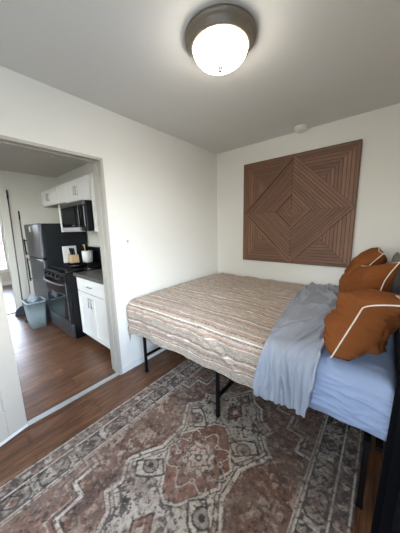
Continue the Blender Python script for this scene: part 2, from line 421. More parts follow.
# ------------------------------------------------------------------ rug
RX0, RX1, RY0, RY1 = .36, 1.925, -3.0, -.69
rcx, rcy = (RX0+RX1)/2, (RY0+RY1)/2
def make_rug():
    a, b = (RX1-RX0)/2, (RY1-RY0)/2; nx, ny = 300, 440
    xs = np.linspace(-a, a, nx); ys = np.linspace(-b, b, ny)
    X, Y = np.meshgrid(xs, ys); 
    def fbm(X, Y, s, seed):
        r = np.random.default_rng(seed); out = np.zeros_like(X); amp = 1
        for o in range(3):
            n = 64; g = r.random((n,n)); u = (X*s+50) % n; v = (Y*s+50) % n
            i = np.floor(u).astype(int) % n; j = np.floor(v).astype(int) % n; fu = u-np.floor(u); fv = v-np.floor(v)
            fu = fu*fu*(3-2*fu); fv = fv*fv*(3-2*fv); i1 = (i+1)%n; j1 = (j+1)%n
            out += amp*((g[j,i]*(1-fu)+g[j,i1]*fu)*(1-fv)+(g[j1,i]*(1-fu)+g[j1,i1]*fu)*fv); amp *= .5; s *= 2
        return out/1.75
    wob = .012
    Xw = X + (fbm(X,Y,14,1)-.5)*wob; Yw = Y + (fbm(X,Y,14,2)-.5)*wob
    ax, ay = np.abs(Xw), np.abs(Yw)
    BR, CR, DK, GR, RU = [np.array(c, float) for c in ((112,78,60),(206,192,172),(40,35,36),(146,132,118),(122,74,54))]
    C = np.empty(X.shape+(3,)); C[:] = BR
    def put(mask, c, al=1.0):
        C[mask] = C[mask]*(1-al) + c*al
    def segd(px, py, poly, closed=False):
        d = np.full(px.shape, 9.0); P = poly + ([poly[0]] if closed else [])
        for (x0,y0),(x1,y1) in zip(P, P[1:]):
            vx, vy = x1-x0, y1-y0; t = np.clip(((px-x0)*vx+(py-y0)*vy)/(vx*vx+vy*vy+1e-12), 0, 1)
            d = np.minimum(d, np.hypot(px-x0-t*vx, py-y0-t*vy))
        return d
    def inside(px, py, poly):
        r = np.zeros(px.shape, bool); n = len(poly)
        for i in range(n):
            x0,y0 = poly[i]; x1,y1 = poly[(i+1)%n]
            if y0 == y1: continue
            c = ((y0 > py) != (y1 > py)) & (px < (x1-x0)*(py-y0)/(y1-y0)+x0); r ^= c
        return r
    f1 = fbm(X,Y,26,3); f2 = fbm(X,Y,9,4)
    # field blossoms
    put((f1 > .63), CR, .55); put((f1 < .33), DK, .45)
    # spandrel corner lines
    e = .545; eb = b-.235
    sp = [(e,.42),(e-.08,.42),(e-.08,.55),(e-.18,.55),(e-.18,.68),(e-.30,.68),(e-.30,.80),(e-.42,.80),(e-.42,eb)]
    m = inside(ax, ay, sp+[(e,eb)]); put(m, GR, .35); put(m & (f1>.55), RU, .6)
    d = segd(ax, ay, sp); put(d < .009, CR); put((d > .012) & (d < .018), DK, .8)
    d = segd(ax-.03, ay-.04, sp); put(d < .004, CR, .7)
    # medallion outline
    med = [(0,0),(.235,0),(.235,.09),(.345,.285),(.255,.375),(.285,.455),(.19,.50),(.14,.60),(.08,.62),(0,.74)]
    m = inside(ax, ay, med); put(m, CR, .9)
    mm = m & (f1 > .60); put(mm, GR, .8); put(m & (f1 < .30), DK, .7)
    d = segd(ax, ay, med[1:]); put(d < .010, CR); put((d > .010)&(d < .017)&m, DK, .9); put((d > .034)&(d < .040)&m, DK, .75)
    d2 = segd(ax-.035, ay-.02, med[1:]); put((d2 < .005)&~m, DK, .5)
    # inner brown rosette field
    inn = [(0,0),(.17,0),(.20,.06),(.165,.10),(.135,.16),(.10,.20),(.06,.26),(0,.29)]
    m2 = inside(ax, ay, inn); put(m2, RU, .9)
    d = segd(ax, ay, inn[1:]); put(d < .007, CR); put((d>.008)&(d<.013), DK,.8)
    # petals
    th = np.arctan2(Yw, Xw); rr = np.hypot(Xw, Yw)
    pet = .165+.03*np.cos(8*th); put((np.abs(rr-pet) < .006) & (rr<.26), CR, .9); put((np.abs(rr-pet+.012) < .005), DK, .6)
    put((rr < .105+.012*np.cos(8*th)), CR, .9); put((np.abs(rr-.062-.008*np.cos(8*th)) < .006), RU, .9); put(rr < .024, DK,.8); put(rr < .012, CR)
    put((np.abs(rr-.098-.012*np.cos(8*th)) < .004), DK, .6)
    for k in range(8):
        t0 = k*PI/4+PI/8; px, py = .135*math.cos(t0), .135*math.sin(t0)
        q = np.hypot(Xw-px, Yw-py); put(q < .016, CR,.8); put(q < .008, DK,.8)
    # four diamonds
    dd = [(.10,.20),(.17,.145),(.285,.255),(.23,.31),(.165,.275)]
    m3 = inside(ax, ay, dd); put(m3, CR, .9); d = segd(ax, ay, dd, True); put(d < .006, DK,.9)
    q = np.hypot((ax-.2)*1.0, ay-.215); put(m3 & (q < .045), GR, .9); put(m3 & (np.abs(q-.045) < .005), DK, .8); put(q < .018, DK,.9)
    # end lobes
    for cy_, s in ((.44,.07),(.60,.05)):
        q = ax*1.2+np.abs(ay-cy_)*.8; put(q < s, RU,.8); put(np.abs(q-s) < .008, DK,.85); put(q < s*.35, CR)
    for px, py in ((.17,.42),(.12,.36),(.22,.40)):
        q = np.hypot(ax-px, ay-py); put(q < .02+.008*np.cos(5*np.arctan2(ay-py, ax-px)), DK, .75)
    # borders
    db = np.minimum(a-np.abs(X), b-np.abs(Y))      # distance from the edge
    along = np.where((a-np.abs(X)) < (b-np.abs(Y)), Y, X)
    put(db < .235, GR); 
    g = fbm(X,Y,34,5)
    mid = (db > .095) & (db < .215)
    put(mid, CR*.86)
    per = np.abs(((along+.10) % .20) - .10); across = np.abs(db-.155)
    pan = (per < .078) & (across < .05) & (per+across < .105); put(pan & mid, GR)
    edge = mid & (np.abs(np.maximum(np.maximum(per-.078, across-.05), (per+across-.105)*.8)) < .005); put(edge, DK,.85)
    q = (per*.9+across); put(mid & (np.abs(q-.04) < .006), DK,.8); put(mid & (q < .02), RU,.8)
    put(mid & (g > .62), DK,.55); put(mid & (g < .34), CR,.7)
    blk = ((along % .085) < .035) & (across > .035) & (across < .052); put(mid & blk, DK,.7)
    outer = (db < .085) ; put(outer, np.array((124,108,96.)))
    o2 = outer & ((np.abs(((along) % .11)-.055)*1.2 + np.abs(db-.05)) < .030); put(o2, CR,.75)
    put(outer & (g > .58), DK,.55); put(outer & (g < .36), RU,.5)
    for l in (.012,.09,.216,.236): put(np.abs(db-l) < .0045, CR)
    for l in (.004,.098,.208,): put(np.abs(db-l) < .003, DK,.8)
    # wear
    w = np.clip((f2-.45)*1.6, 0, .45)[...,None]; C[:] = C*(1-w)+np.array((136,114,98.))*w
    v = C/255; f3 = fbm(X,Y,60,9); C2 = np.where((f3 > .66)[...,None], C*.6+np.array((200,186,170.))*.4, np.where((f3 < .34)[...,None], C*.55, C)); v = C2/255; L = np.where(v <= .04045, v/12.92, ((v+.055)/1.055)**2.4)
    me = bpy.data.meshes.new('area_rug')
    Z = .008+.0006*rng.random(X.shape)
    co = np.stack([X, Y, Z], -1).reshape(-1,3)
    idx = np.arange(nx*ny).reshape(ny,nx)
    F = np.stack([idx[:-1,:-1], idx[:-1,1:], idx[1:,1:], idx[1:,:-1]], -1).reshape(-1,4)
    # skirt down to the floor
    ring = np.concatenate([idx[0,:], idx[1:,-1], idx[-1,-2::-1], idx[-2:0:-1,0]])
    nb = len(co); low = co[ring].copy(); low[:,2] = 0.0005
    co = np.concatenate([co, low]); k = np.arange(len(ring)); k1 = (k+1)%len(ring)
    SK = np.stack([ring[k1], ring[k], nb+k, nb+k1], -1)
    F = np.concatenate([F, SK])
    me.from_pydata(co.tolist(), [], F.tolist())
    ca = me.color_attributes.new('dye', 'FLOAT_COLOR', 'POINT')
    cc = np.concatenate([np.concatenate([L.reshape(-1,3), L.reshape(-1,3)[ring]]), np.ones((len(co),1))], 1)
    ca.data.foreach_set('color', cc.astype(np.float32).ravel())
    me.materials.append(M['rug'])
    o = bpy.data.objects.new('area_rug', me); col.objects.link(o); o.location = (rcx, rcy, 0)
    tag(o, 'worn rust and grey medallion rug on the wood floor beside and under the bed', 'rug')
make_rug()

# ------------------------------------------------------------------ bed frame
BX1, BY1 = 2.03, -1.53         # bed extents: x 0..2.03, y -1.53..-.02
bf = thing('platform_bed', 'black metal platform bed frame with thin square legs', 'bed frame', (1.0, -.77, 0))
legs_x = (.175, 1.06, 1.94); legs_y = (-1.515, -.775, -.045)
for x in legs_x:
    for y in legs_y:
        z0 = .0095 if (RX0-.02 < x < RX1+.02 and RY0 < y < RY1) else 0.0005
        lg = bxo('leg', M['black_metal'], (x-.012,x+.012,y-.012,y+.012,z0+.012,.385), bf, .003)
        bxo('foot_cap', M['black_sat'], (x-.015,x+.015,y-.015,y+.015,z0,z0+.02), lg, .003)
for y in (-1.41, -.775, -.10):
    bxo('side_rail', M['black_metal'], (.03,2.0,y-.014,y+.014,.372,.405), bf, .003)
for x in (.045, .175, 1.06, 1.94, 1.985):
    bxo('cross_rail', M['black_metal'], (x-.014,x+.014,-1.525,-.03,.380,.405), bf)
for x in legs_x:
    bxo('lower_bar', M['black_metal'], (x-.010,x+.010,-1.515,-.045,.168,.190), bf)
    for s0, s1 in ((-1.505,-1.30),(-.985,-.785),(-.765,-.56),(-.26,-.055)):
        tube(bm := BM(), [(x, s0, .375 if s0 in (-1.505,-.765) else .18), (x, s1, .18 if s0 in (-1.505,-.765) else .375)], .008, 6)
        link('brace', bm, M['black_metal'], bf)
bm = BM()
for k in range(26): box(bm, .06+k*.075,   .066+k*.075, -1.5,-.06,.403,.409)
link('support_wires', bm, M['black_metal'], bf)

# mattress in its fitted sheet, rounded and slightly wrinkled
def arc(d, r):
    if d <= 0: return 0.0, 0.0
    if d < r*PI/2: return r*math.sin(d/r), r*(1-math.cos(d/r))
    return r, r + d-r*PI/2
def fold_point(s, t, X0, Y0, r, top):
    """s along x measured from the foot edge X0 (may be negative = hanging), t along -y from the wall (Y0 = near edge)"""
    a = max(0.0, (X0+r)-s); b = max(0.0, t-(-Y0-r))
    if a == 0 and b == 0: return Vector((s, -t, top)), Vector((0,0,1))
    rad = (a**4+b**4)**.25; h, dz = arc(rad, r); L = math.hypot(a,b)
    nx, ny = a/L, b/L
    bx_ = min(s, 1e9) if a == 0 else X0+r; by_ = t if b == 0 else -Y0-r
    k = min(1.0, rad/(r*PI/2)); n = Vector((-nx*math.sin(k*PI/2), -ny*math.sin(k*PI/2), math.cos(k*PI/2)))
    return Vector((bx_-nx*h, -(by_+ny*h), top-dz)), n
def fb(x, y, z=0.0): return mnoise.noise(Vector((x,y,z)))
def crown(x, y):       # gentle doming of the mattress top
    return .016*(1-((y+.77)/.8)**2) + .006*fb(x*2, y*2)
MTOP = .735
bm = BM()
def mpos(x, y, z): return Vector((x,y,z))
NX, NY = 90, 70
def mattress():
    # cross-section grid: rounded box by projecting a subdivided cube
    r = bmesh.ops.create_cube(bm, size=2.0)
    bmesh.ops.subdivide_edges(bm, edges=bm.edges, cuts=110, use_grid_fill=True)
    cx, cy, cz = 1.02, -.772, (.413+MTOP)/2; hx, hy, hz = 1.005, .752, (MTOP-.413)/2; rr = .085
    for v in bm.verts:
        p = Vector((v.co.x*hx, v.co.y*hy, v.co.z*hz))
        c = Vector((max(-hx+rr, min(hx-rr, p.x)), max(-hy+rr, min(hy-rr, p.y)), max(-hz+rr, min(hz-rr, p.z))))
        d = p-c
        if d.length > 1e-6:
            p = c + d.normalized()*rr
            # squarer vertical corners
            if abs(d.x) > 1e-6 and abs(d.y) > 1e-6:
                k = .20*min(abs(d.x), abs(d.y)); p.x += k*(1 if d.x>0 else -1); p.y += k*(1 if d.y>0 else -1)
        w = Vector((cx+p.x, cy+p.y, cz+p.z))
        if p.z > hz*.5: w.z += crown(w.x, w.y)
        if w.x > 1.6 and p.y < -hy+.1:
            side = max(0, min(1, (MTOP-w.z)/.12))
            rg = lambda a, b: max(0, 1-abs(fb(a, b, 2.0))*2.4)
            w.y -= side*(.014*rg(w.x*3.2, (w.z+.10*w.x)*15)**2 + .012*rg(w.x*6+4, (w.z-.25*w.x)*20)**3)
        elif w.x > 1.55 and p.z > hz*.5:
            w.z += .006*max(0, 1-abs(fb(w.x*9, w.y*4, 4.0))*2.2)**2
            w.z += .008*fb(w.x*3, 5)*(1 if w.z < .5 else 0)
        v.co = w
mattress()
tag(link('mattress', bm, M['sheet2'], None, True), 'mattress in a pale blue fitted sheet showing below the pillows', 'mattress')

def cloth_obj(name, mat, S, T, pos, thick, label, cat, uvname='cloth'):
    """grid cloth with thickness; pos(s,t)->Vector"""
    bm = BM(); uvl = bm.loops.layers.uv.new(uvname)
    g = [[bm.verts.new(pos(s,t)) for t in T] for s in S]
    uvd = {}
    for i, s in enumerate(S):
        for j, t in enumerate(T): uvd[g[i][j]] = (s, t)
    for i in range(len(S)-1):
        for j in range(len(T)-1):
            f = bm.faces.new((g[i][j], g[i][j+1], g[i+1][j+1], g[i+1][j]))
            for l in f.loops: l[uvl].uv = uvd[l.vert]
    bm.normal_update()
    if sum(f.normal.z for f in bm.faces) < 0: bmesh.ops.reverse_faces(bm, faces=bm.faces)
    o = link(name, bm, mat, None, True, recalc=False)
    m = o.modifiers.new('thickness', 'SOLIDIFY'); m.thickness = thick; m.offset = 1.0
    return tag(o, label, cat)

# striped bedspread
def sp_pos(s, t):
    hem = 0
    p, n = fold_point(s, t, .022, -1.556, .075, MTOP+.006)
    top = n.z
    p.z += max(0, top)*crown(p.x, p.y)
    side = 1-max(0, top)
    w = .009*fb(s*4, t*6) + .008*(.5-abs(fb(s*9+3, t*13))) + .004*fb(s*22, t*30)
    w += side*(.007*fb(s*4, 3.1, t*4) + .006*math.sin(s*15+2*fb(s*2,0)) )
    # shallow diagonal creases on the drop
    w += side*.016*math.exp(-((s-1.16-(t-1.7)*1.6)/.03)**2) - side*.008*math.exp(-((s-1.22-(t-1.7)*1.6)/.03)**2)
    w += side*.012*math.exp(-((s-.62+(t-1.7)*.8)/.03)**2) + side*.010*math.exp(-((s-.36-(t-1.7)*.5)/.025)**2)
    w += (.45+.55*side)*(.010*max(0, 1-abs(fb(s*2.2+7, t*5.5+s*1.5, 1.0))*3)**2 + .008*max(0, 1-abs(fb(s*5+1, t*9-s*2, 6.0))*3)**2)
    if s > 1.24: w = min(w, w*(1-min(1,(s-1.24)/.08)) - .004*min(1,(s-1.24)/.08))
    p += n*(w+.004)
    p.y -= .045*math.exp(-max(0,p.x)/.22)*max(0,min(1,(t-1.35)/.2))
    if p.x < .016: p.x = .016
    if p.y > -.016: p.y = -.016
    tt = t-1.556
    if tt > .2: p.z += .012*fb(s*3.1, 9.2)*min(1,(tt-.2)/.12)
    return p
S = np.linspace(-.31, 1.50, 190); T = np.linspace(.006, 1.835, 190)
cloth_obj('bedspread', M['spread'], S, T, sp_pos, .006, 'tan and cream striped woven bedspread draped over the foot of the bed', 'bedspread')

# folded-back top sheet
def ts_pos(s, t):
    # left hem leans towards the near side; s in 0..1 across, t along -y
    xl = 1.315 + .115*min(1,max(0,(t-.5)/1.0))**1.3 - .05*max(0, min(1,(t-1.55)/.25))
    xr = 1.70 + .02*math.sin(t*5) - .02*max(0, min(1,(t-1.5)/.25))
    x = xl + (xr-xl)*s
    p, n = fold_point(x, t, -5, -1.566, .085, MTOP+.024)
    p.z += max(0, n.z)*crown(p.x, p.y)
    side = 1-max(0, n.z)
    rd = lambda a, b, c=0.0: 1-abs(fb(a, b, c))*2.2
    w = .003*fb(x*9, t*9)
    # long diagonal folds over the top, vertical gathers on the drop
    q = (x-1.32) - .16*math.sin(t*2.1)
    w += (1-side)*(.016*max(0,rd(q*7+.6*fb(x*3,t*3), t*1.6))**2 + .028*max(0,rd(q*13, t*2.4+5))**3 * (.3+.7*s) + .006*fb(x*16, t*5))
    ph = x*58 + 2.4*fb(x*5, t*2.2)
    w += side*(.010*(.5+.5*math.sin(ph)) + .024*max(0,rd(x*17, t*2.2,3.0))**3 + .016*max(0,rd(x*30+.8*fb(x*4,t*3), t*3.0, 7.0))**3)
    # rolled fold edges
    e = min(s, 1-s); w += .012*math.exp(-(e/.035)**2)*(1 if s > .5 else .3)
    p += n*(w+.006)
    if p.y > -.016: p.y = -.016
    if t > 1.7: p.z += (.02*s + .008*fb(x*6, 2.0))*min(1,(t-1.7)/.1)
    return p
cloth_obj('top_sheet', M['sheet'], np.linspace(0,1,130), np.linspace(.006,1.86,230), ts_pos, .008,
          'grey blue top sheet folded back across the bed next to the striped bedspread', 'sheet')

# ------------------------------------------------------------------ pillows
def pillow(name, W, Hh, th, origin, rz, lean, mat, label, cat, group=None, piping=True, droop=0.0, seed=0, wr=1.0, asym=1.0, sink=0.0):
    """W along local y, Hh up the lean direction, bottom edge centre at origin; leans back towards +x by `lean` from vertical"""
    root = thing(name, label, cat, origin, group, rz=rz)
    upv = Vector((math.sin(lean), 0, math.cos(lean))); nv = Vector((-math.cos(lean), 0, math.sin(lean))); lv = Vector((0,-1,0))
    n = 44
    def base(u, v):           # u,v in -1..1, edge curve pulled in
        cu = u*(1-.055*(1-v*v)); cv = v*(1-.07*(1-u*u))
        d = 0.0
        if droop:             # near top corner flops backwards
            k = max(0, v-.38)/.62*(.42+.58*max(0,u)); d = -droop*k**1.3
        return lv*(cu*W/2) + upv*((cv+1)*Hh/2) + nv*d + Vector((0,0,-abs(d)*.25 - sink*(1-u)/2*(v+1)/2))
    def bulge(u, v):
        a = max(0, 1-u**4); b = max(0, 1-v**4)
        return th*(a**.55)*(b**.55)*(1+.10*(-v))
    bm = BM(); sides = []
    for sg in (1, -1):
        grid = []
        for i in range(n+1):
            row = []
            for j in range(n+1):
                u = math.sin((i/n*2-1)*PI/2)*.35+(i/n*2-1)*.65; v = math.sin((j/n*2-1)*PI/2)*.35+(j/n*2-1)*.65
                bl = bulge(u, v)*(asym if sg < 0 else 1)
                eu, ev = 1-abs(u), 1-abs(v); e = min(eu, ev)
                coord = v if eu < ev else u
                w = 0
                if e > 0:
                    w += wr*.015*math.exp(-((e-.10)/.13)**2)*(abs(math.sin(coord*22+seed+3.5*fb(u*3+seed,v*3)+(1 if eu<ev else 0)))-.5)
                    w += wr*.006*math.exp(-((e-.07)/.09)**2)*math.sin(coord*61+5*fb(u*4+seed,v*4))
                    w += wr*(.020*fb(u*2.2+seed*3.1, v*2.6, sg*3.0)+.010*fb(u*6+seed, v*6, sg*5.0))*min(1, e*3)
                    w -= wr*.018*math.exp(-((v-.35*u-.1+.35*sg)/.07)**2)*min(1, e*2.5)*(1 if sg<0 else .5)
                p = base(u, v) + nv*sg*(bl+w)
                row.append(p)
            grid.append(row)
        sides.append(grid)
    vs = [[[None]*(n+1) for _ in range(n+1)] for _ in range(2)]
    for k in range(2):
        for i in range(n+1):
            for j in range(n+1):
                bd = i in (0,n) or j in (0,n)
                if k == 1 and bd: vs[1][i][j] = vs[0][i][j]
                else: vs[k][i][j] = bm.verts.new(sides[k][i][j])
    for k in range(2):
        for i in range(n):
            for j in range(n):
                q = (vs[k][i][j], vs[k][i+1][j], vs[k][i+1][j+1], vs[k][i][j+1])
                bm.faces.new(q if k == 0 else q[::-1])
    minz = min((Matrix.Rotation(rz,3,'Z') @ v.co).z for v in bm.verts)
    link('pillow_cover', bm, mat, root, True, local=True)
    if piping:
        bm = BM(); pts = []
        for i in range(n): pts.append(sides[0][i][0])
        for j in range(n): pts.append(sides[0][n][j])
        for i in range(n,0,-1): pts.append(sides[0][i][n])
        for j in range(n,-1,-1): pts.append(sides[0][0][j])
        c = sum(pts, Vector())/len(pts)
        pts = [p+(p-c).normalized()*.002 for p in pts]
        tube(bm, pts, .0034, 6); link('piping', bm, M['piping'], root, True, local=True)
    return root
PT = MTOP+.035
G = 'rust throw pillows at the head of the bed'
pillow('throw_pillow', .47, .44, .125, (1.800,-1.285,PT+.004), math.radians(-9), math.radians(20), M['rust'],
       'large looking front rust pillow with white piping, nearest the edge of the bed', 'pillow', G, True, .13, 1.0, 1.7, 1.0, .13)
pillow('throw_pillow', .45, .45, .085, (1.785,-.83,PT+.012), math.radians(24), math.radians(13), M['rust'],
       'middle rust pillow, half hidden behind the front pillow', 'pillow', G, True, .03, 4.0, 1.0, 1.0, .11)
pillow('throw_pillow', .45, .475, .11, (1.69,-.33,PT+.022), math.radians(2), math.radians(24), M['rust'],
       'rust pillow farthest back, below the wooden wall artwork', 'pillow', G, True, .03, 7.0, .8)
pillow('bed_pillow', .60, .42, .045, (1.99,-.42,PT-.002), 0, math.radians(3), M['greyknit'], 'grey pillow mostly hidden behind the rust pillows', 'pillow', None, False, 0, 9.0, .5)
hb = thing('added_dark_panel', 'dark navy panel added to fill the dark area behind the pillows', 'added_dark_panel', (2.085,-.775,0))  # added navy panel that makes the dark area behind the pillows
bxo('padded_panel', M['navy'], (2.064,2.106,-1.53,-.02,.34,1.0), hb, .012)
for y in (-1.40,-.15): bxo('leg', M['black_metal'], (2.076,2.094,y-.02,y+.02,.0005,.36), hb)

# ------------------------------------------------------------------ curtain
cr = thing('curtain', 'dark navy floor length curtain hanging near the head of the bed', 'curtain', (2.06,-1.95,0))
bm = BM(); NS, NZ = 90, 30
g = []
for i in range(NS+1):
    s = i/NS; y = -1.715 - s*.50
    row = []
    for j in range(NZ+1):
        z = .03 + j/NZ*2.15
        fl = 1-.35*j/NZ
        x = 2.05 - (.068-.018*min(z,1.0)-.01*max(0,z-1))*math.cos(s*2*PI*2.5) + .004*fb(s*6, z*2)*min(1,s*8)
        row.append(bm.verts.new((x, y, z)))
    g.append(row)
for i in range(NS):
    for j in range(NZ): bm.faces.new((g[i][j], g[i+1][j], g[i+1][j+1], g[i][j+1]))
o = link('drape', bm, M['curtain'], cr, True); md = o.modifiers.new('thickness','SOLIDIFY'); md.thickness = .004; md.offset = 0
rod = thing('curtain_rod', 'black curtain rod above the window holding the navy curtain', 'curtain rod', (2.05,-2.48,2.19))
link('pole', tube(BM(), [(2.05,-1.66,2.19),(2.05,-3.30,2.19)], .011, 12), M['black_metal'], rod, True)
for y in (-1.68,-3.28):
    link('bracket', box(BM(), 2.045,2.12,y-.01,y+.01,2.18,2.20), M['black_metal'], rod)

# ------------------------------------------------------------------ kitchen
def bar_pull(name, p0, p1, out, parent, mat='nickel', r=.005):
    """bar handle between p0 and p1 standing off by vector out"""
    p0, p1, out = Vector(p0), Vector(p1), Vector(out)
    d = (p1-p0)*.12
    bm = BM(); tube(bm, [p0-d+out, p1+d+out], r, 8); tube(bm, [p0, p0+out], r*.85, 6); tube(bm, [p1, p1+out], r*.85, 6)
    return link(name, bm, M[mat], parent, True)
def shaker(name, x0, x1, z0, z1, yf, parent, mat=None, rail=.055):
    """cabinet front facing -y with frame and recessed panel"""
    bm = BM(); t = .019; mat = mat or M['cab']
    box(bm, x0, x0+rail, yf, yf+t, z0, z1, .002); box(bm, x1-rail, x1, yf, yf+t, z0, z1, .002)
    box(bm, x0+rail, x1-rail, yf, yf+t, z0, z0+rail, .002); box(bm, x0+rail, x1-rail, yf, yf+t, z1-rail, z1, .002)
    box(bm, x0+rail-.003, x1-rail+.003, yf+.009, yf+t-.002, z0+rail-.003, z1-rail+.003)
    return link(name, bm, mat, parent)
YB = KY1-.0008     # back of kitchen units
# base cabinet by the opening
CX0, CX1, CY = -1.055, -.30, -1.62
bc = thing('base_cabinet', 'white base cabinet with a drawer over two doors under the grey counter', 'cabinet', ((CX0+CX1)/2,-1.33,0))
bxo('body', M['cab'], (CX0,CX1,CY+.02,YB,.10,.868), bc)
bxo('toe_kick', M['black_sat'], (CX0,CX1,CY+.085,YB,0.0,.10), bc)
dr = bxo('drawer', M['cab'], (CX0+.008,CX1-.008,CY,CY+.019,.690,.855), bc, .003)
cxm = (CX0+CX1)/2
bar_pull('pull', (cxm-.045,CY,.775), (cxm+.045,CY,.775), (0,-.025,0), dr)
for x0, x1, hx in ((CX0+.008, cxm-.002, cxm-.035), (cxm+.002, CX1-.008, cxm+.035)):
    dd = shaker('door', x0, x1, .112, .680, CY, bc)
    bar_pull('pull', (hx,CY,.535), (hx,CY,.630), (0,-.025,0), dd)
bxo('filler_strip', M['cab'], (CX1,-WT-.012,CY+.02,CY+.04,.0,.868), bc)
# worktops
ct = link('countertop', box(BM(), -1.068,-WT-.008,-1.648,YB,.870,.910,.005), M['counter'])
tag(ct, 'grey speckled countertop on the white base cabinet right of the stove', 'countertop')
# stove
SX0, SX1, SY = -1.885, -1.075, -1.725
st = thing('stove', 'black kitchen range with glass oven door and steel drawer', 'stove', ((SX0+SX1)/2,-1.37,0))
bxo('body', M['black_sat'], (SX0,SX1,SY+.03,YB,.03,.895), st, .004)
od = bxo('oven_door', M['black_gloss'], (SX0+.004,SX1-.004,SY-.012,SY+.028,.245,.800), st, .006)
bm = BM()
box(bm, SX0+.004,SX0+.03,SY-.016,SY-.011,.245,.80); box(bm, SX1-.03,SX1-.004,SY-.016,SY-.011,.245,.80); box(bm, SX0+.03,SX1-.03,SY-.016,SY-.011,.245,.275)
link('door_trim', bm, M['stainless'], od)
pts = [(SX0+.03+ (SX1-SX0-.06)*k/12, SY-.022-.045*math.sin(PI*k/12)**.45, .765) for k in range(13)]
link('door_handle', tube(BM(), pts, .012, 10), M['stainless'], od, True)
bxo('drawer', M['stainless'], (SX0+.004,SX1-.004,SY-.010,SY+.028,.055,.235), st, .006)
cp = bxo('control_panel', M['black_sat'], (SX0,SX1,SY-.012,SY+.03,.805,.897), st, .006)
for k in range(5):
    x = SX0+.09+k*(SX1-SX0-.18)/4
    bm = tube(BM(), [(x,SY-.010,.85),(x,SY-.038,.85)], [.02,.016], 16); link('knob', bm, M['black_sat'], cp, True)
bxo('cooktop', M['black_gloss'], (SX0,SX1,SY-.005,YB-.06,.893,.912), st, .004)
for gx in (SX0+.06, (SX0+SX1)/2+.01):
    bm = BM(); w = (SX1-SX0)/2-.07
    for k in range(4): box(bm, gx+k*w/3-.006, gx+k*w/3+.006, SY+.05,YB-.12,.930,.942)
    for y in (SY+.056, -1.40, YB-.126): box(bm, gx-.006, gx+w+.006, y-.006,y+.006,.930,.942)
    for x in (gx, gx+w):
        for y in (SY+.056, YB-.126): box(bm, x-.006,x+.006,y-.006,y+.006,.911,.935)
    link('burner_grate', bm, M['grille'], st)
for gx in (SX0+.21, SX1-.19):
    for y in (-1.52,-1.26):
        link('burner', lathe(BM(), [(0,.912),(.05,.912),(.05,.92),(.034,.922),(.034,.929),(0,.93)], (gx,y,0), 24), M['grille'], st)
bg = bxo('backguard', M['black_sat'], (SX0,SX1,YB-.06,YB,.893,1.17), st, .008)
bxo('clock_display', M['black_gloss'], ((SX0+SX1)/2-.12,(SX0+SX1)/2+.12,YB-.063,YB-.058,1.06,1.12), bg)

# refrigerator
RFX0, RFX1, RFY = -2.69, -1.935, -1.72
fr = thing('refrigerator', 'dark grey top freezer refrigerator with steel front left of the stove', 'refrigerator', ((RFX0+RFX1)/2,-1.36,0))
bxo('body', M['charcoal'], (RFX0,RFX1,RFY+.06,YB-.02,.03,1.548), fr, .008)
for nm, z0, z1 in (('freezer_door',1.035,1.55),('fridge_door',.06,1.015)):
    d = bxo(nm, M['stainless'], (RFX0,RFX1,RFY,RFY+.055,z0,z1), fr, .018)
    hz = (1.05,1.32) if nm == 'freezer_door' else (.62,1.0)
    bar_pull('door_handle', (RFX0+.06,RFY,hz[0]+.03),(RFX0+.06,RFY,hz[1]-.03),(0,-.035,0), d, 'black_sat', .010)
bxo('label_sticker', M['plastic_white'], (RFX0+.28,RFX0+.36,RFY-.002,RFY+.001,1.43,1.51), fr.children[1] if len(fr.children)>1 else fr)
bxo('door_gap_trim', M['black_sat'], (RFX0+.01,RFX1-.005,RFY+.012,RFY+.05,1.012,1.038), fr)
for x in (RFX0+.06, RFX1-.06):
    bxo('foot', M['black_sat'], (x-.02,x+.02,-1.52,-1.46,0,.035), fr)

# upper cabinets
UY = -1.36
def upper(x0, x1, z0, z1, label, nd=2, pulls='bottom'):
    c = thing('mounted_cabinet', label, 'cabinet', ((x0+x1)/2,-1.2,z0), 'white upper cabinets')
    bxo('body', M['cab'], (x0,x1,UY+.02,YB,z0,z1), c)
    bxo('bottom_panel', M['cab_in'], (x0+.01,x1-.01,UY+.025,YB,z0-.004,z0+.001), c)
    w = (x1-x0)/nd
    for k in range(nd):
        a, b = x0+k*w+.003, x0+(k+1)*w-.003
        d = shaker('door', a, b, z0+.006, z1-.006, UY, c, rail=.05)
        hx = b-.028 if k == 0 else a+.028
        bar_pull('pull', (hx,UY,(z0+z1)/2-.05),(hx,UY,(z0+z1)/2+.045),(0,-.025,0), d)
    return c
upper(-2.88,-2.12,1.865,2.125, 'white two door cabinet above the refrigerator')
upper(-1.80,-.985,1.815,2.125, 'white two door cabinet directly above the microwave')
upper(-.975,-.19,1.41,2.125, 'tall white upper cabinet over the counter, right of the microwave')
tag(link('mounted_filler', box(BM(), -2.118,-1.803,UY+.012,UY+.03,1.865,2.125,.002), M['cab']), 'white filler panel between the two short kitchen wall cabinets', 'panel')
tag(link('mounted_filler', box(BM(), -1.80,-1.765,-1.47,YB,1.415,1.812,.002), M['cab']), 'thin white panel closing the left side of the microwave', 'panel')

